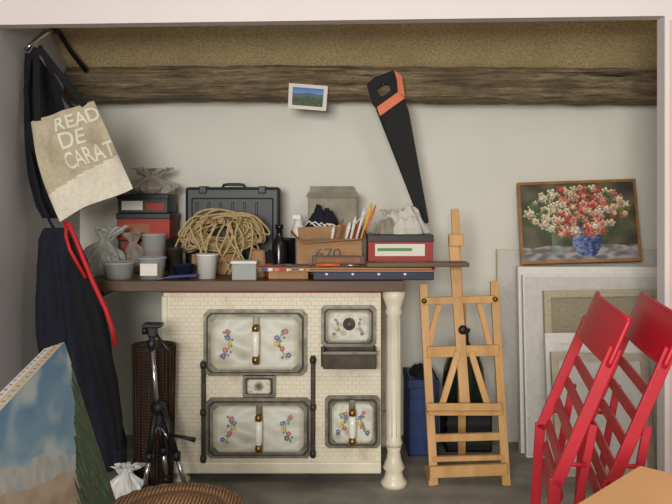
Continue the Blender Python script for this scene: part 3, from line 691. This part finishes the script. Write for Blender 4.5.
# ================= CANVASES =================
def canvas(name,x0,x1,dt,db,zt,t,mf,me,tilt=0,backside=False,z0=.002,w=.045):
    o=O(name)
    TL=Vector((x0,dt,zt)); TR=Vector((x1,dt,zt+tilt)); BR=Vector((x1,db,z0)); BL=Vector((x0,db,z0))
    nn=(TR-TL).cross(BL-TL).normalized()
    if nn.y<0: nn=-nn
    q=bil(TL,TR,BR,BL)
    if backside:
        W_=x1-x0; H=(zt-z0)
        a=w/W_; b=w/H
        o.prism([q(a*.5,b*.5)+nn*t*.6,q(1-a*.5,b*.5)+nn*t*.6,q(1-a*.5,1-b*.5)+nn*t*.6,q(a*.5,1-b*.5)+nn*t*.6],nn*t*.35,mf)
        o.ring([q(0,0),q(1,0),q(1,1),q(0,1)],[q(a,b),q(1-a,b),q(1-a,1-b),q(a,1-b)],nn*t,me)
    else:
        o.prism([TL,TR,BR,BL],nn*t,me)
        o.prism([q(.01,.01)-nn*.002,q(.99,.01)-nn*.002,q(.99,.99)-nn*.002,q(.01,.99)-nn*.002],nn*.002,mf)
    o.end()
canvas('stretched_canvas',X(497,3.86),1.56,3.86,3.80,Z(249,3.86),.03,M_canvasg,M_woodp)
canvas('stretched_canvas',X(518,3.7),1.52,3.70,3.64,.845,.05,M_canvas,M_canvas)
canvas('stretched_canvas',X(523,3.65),1.48,3.655,3.58,Z(275,3.65),.035,M_canvasg,M_canvas)
canvas('stretched_canvas',X(544,3.6),1.46,3.60,3.52,Z(291,3.60),.03,M_linen,M_linenf,.01,True,w=.03)
canvas('stretched_canvas',X(545,3.52),1.42,3.52,3.44,Z(333,3.52),.03,M_canvas,M_canvas,.004,True)
canvas('framed_canvas',X(551,3.44),1.34,3.44,3.34,Z(352,3.44),.025,M_canvasg,M_frameg,-.01,True,w=.03)
o=O('flower_painting')
TL,TR,BR,BL=W(517,183,3.86),W(635,179,3.86),W(642,261,3.72),W(521,264.5,3.72)
q=bil(TL,TR,BR,BL); nn=(TR-TL).cross(BL-TL).normalized(); nn=nn if nn.y>0 else -nn
o.prism([TL,TR,BR,BL],nn*.02,M_frame)
a,b=.022,.033
o.ring([p-nn*.006 for p in (TL,TR,BR,BL)],[q(a,b)-nn*.006,q(1-a,b)-nn*.006,q(1-a,1-b)-nn*.006,q(a,1-b)-nn*.006],nn*.006,M_frame)
rnd=random.Random(12); fl=[]
reds=[(218,104,86),(230,140,118),(236,166,146),(202,84,74)]; pale=[(234,216,180),(240,228,204),(222,206,160),(236,190,160)]; grn=[(96,124,76),(120,146,92),(84,112,74)]
for i in range(260):
    t=rnd.uniform(0,6.283); r=math.sqrt(rnd.random())
    a_=.50+.44*r*math.cos(t); b_=.37+.33*r*math.sin(t)
    if b_<.05 or b_>.68: continue
    if a_<.32: col=rnd.choice(pale[:3]+pale[:3]+grn)
    elif a_>.74: col=rnd.choice(reds+grn+grn+pale)
    else: col=rnd.choice(reds+reds+pale+grn[:1])
    fl.append((a_,b_,rnd.uniform(.018,.042) if col in grn else rnd.uniform(.025,.055),col,rnd.uniform(0,6)))
def fp(u,v):
    c=lerp((62,60,48),(104,100,80),.5+nz(u*6,v*6,4))
    if ((u-.5)/.48)**2+((v-.40)/.40)**2<1: c=lerp(c,(70,92,60),.35+nz(u*16,v*16,8)*2)
    if v>.82+.03*nz(u*6,0): c=lerp((172,166,160),(108,106,112),.5+1.3*nz(u*14,v*20,1))
    yy=(v-.76)/.19
    if abs(yy)<1:
        wv=.125*(1-.45*yy*yy)
        dx=(u-.56)/wv
        if abs(dx)<1: c=lerp((44,58,106),(140,160,200),.42-.45*dx+nz(u*30,v*30,2)*.9)
    dx=(u-.31)/.055
    if abs(dx)<1 and .66<v<.92: c=lerp(c,(140,156,140),.35-.3*dx)
    for (a_,b_,r,col,ph) in fl:
        x=(u-a_)*1.45;y=v-b_
        if abs(x)>r*1.3 or abs(y)>r*1.3: continue
        rr=math.hypot(x,y)
        if rr<r*(1+.25*math.sin(5*math.atan2(y,x)+ph)):
            s_=.84+.16*math.sin(rr/r*6+ph)+.16*(-y/r); c=sc(col,s_)
    return c
o.grid(lambda u,v:q(a+(1-2*a)*u,b+(1-2*b)*v)-nn*.001,180,124,M_paint,False,fp)
o.end()
# ================= RED FOLDING CHAIRS =================
def chair(name,off):
    o=O(name)
    near=Vector((.606,1.66,0))+Vector(off); wv=Vector((.076,.43,0)); wl=wv.length; wn=wv.normalized(); un=Vector((wn.y,-wn.x,0))
    def Pt(u,w,z): return near+un*u+wn*w+Vector((0,0,z))
    top=.925; zk=.58; k=.42
    def ru(z): return (z-top)*k if z>zk else (zk-top)*k+(z-zk)*.06
    ws=(.012,wl-.012)
    for w in ws:
        o.bar(Pt(ru(zk),w,zk-.008),Pt(ru(.87),w,.87),.026,.013,M_red,un)
        o.bar(Pt(ru(.002),w,.002),Pt(ru(zk),w,zk+.008),.026,.013,M_red,un)
        i_=.022 if w<.1 else -.022
        o.bar(Pt(ru(.70)+.030,w+i_,.70),Pt(ru(.46)+.040,w+i_,.44),.018,.011,M_red,un)
        o.bar(Pt(ru(.46)+.040,w+i_,.448),Pt(ru(.1)+.06,w+i_,.002),.020,.011,M_red,un)
        o.tube([Pt(ru(.62)-.012,w,.62),Pt(ru(.62)+.045,w,.62)],.005,M_red,8)
    for i in range(6):
        z=.48+i*.056; p=Pt(ru(z)+.014,.03,z); p2=Pt(ru(z)+.014,wl-.03,z)
        o.bar(p,p2,.024,.009,M_red,Vector((k,0,1)).normalized())
    def bp(off_):
        def f(u,v):
            z=.93-.095*v+.014*math.sin(math.pi*u); return Pt(ru(z)+off_-.03*math.sin(math.pi*u)*1,wl*u,z)
        return f
    f1,f2=bp(-.006),bp(.006)
    o.grid(f1,20,6,M_red);o.grid(f2,20,6,M_red)
    for (ua,va,ub,vb) in ((0,0,1,0),(0,1,1,1),(0,0,0,1),(1,0,1,1)):
        o.tube([ (f1(ua+(ub-ua)*t/16,va+(vb-va)*t/16)+f2(ua+(ub-ua)*t/16,va+(vb-va)*t/16))/2 for t in range(17)],.0062,M_red,8)
    for z in (.10,.34): o.bar(Pt(ru(z),ws[0],z),Pt(ru(z),ws[1],z),.022,.010,M_red,Vector((0,0,1)))
    o.bar(Pt(ru(.14)+.06,ws[0]+.02,.14),Pt(ru(.14)+.06,ws[1]-.02,.14),.022,.010,M_red,Vector((0,0,1)))
    o.end()
chair('red_folding_chair',(.0,0,0)); chair('red_folding_chair',(.112,-.01,-.0))
# ================= ORANGE TABLE =================
o=O('wooden_table'); Cn=Vector((.551,1.45,0)); e1=Vector((-.686,-.727,0)).normalized(); e2=Vector((.727,-.686,0))
z=.70
o.prism([Cn+Vector((0,0,z-.025)),Cn+e1*.62+Vector((0,0,z-.025)),Cn+e1*.62+e2*.9+Vector((0,0,z-.025)),Cn+e2*.9+Vector((0,0,z-.025))],(0,0,.025),M_orange)
for a in (.06,.56):
    for b in (.06,.84):
        p=Cn+e1*a+e2*b; o.bar((p.x,p.y,.001),(p.x,p.y,z-.025),.045,.045,M_wood,Vector((1,0,0)))
o.end()
# ================= LIGHT / WORLD / CAMERA =================
w=bpy.data.worlds.new('World'); bpy.context.scene.world=w; w.use_nodes=True
bg=w.node_tree.nodes['Background']; bg.inputs[0].default_value=(1,.955,.89,1); bg.inputs[1].default_value=.31
def area(name,loc,tgt,size,power,col):
    l=bpy.data.lights.new(name,'AREA'); l.shape='RECTANGLE'; l.size=size[0]; l.size_y=size[1]; l.energy=power; l.color=col
    ob=bpy.data.objects.new(name,l); ob.location=loc; ob.rotation_euler=(Vector(tgt)-Vector(loc)).to_track_quat('-Z','Y').to_euler(); bpy.context.scene.collection.objects.link(ob)
area('window_daylight',(-.75,-2.6,1.7),(.3,3.9,1.2),(1.6,1.2),210,(1,.965,.905))
area('fill_light',(.9,.9,2.45),(.5,3.2,.9),(.5,.5),8,(1,.92,.8))  # added warm fill aimed into the alcove, not a fitting of the room
cam=bpy.data.cameras.new('Camera'); cam.sensor_width=36; cam.lens=F/672*36; cam.shift_y=-(252-HY)/672; cam.clip_start=.05
co=bpy.data.objects.new('Camera',cam); co.location=(0,0,CH); co.rotation_euler=(math.pi/2,0,0); bpy.context.scene.collection.objects.link(co)
bpy.context.scene.camera=co
bpy.context.scene.view_settings.view_transform='Standard'
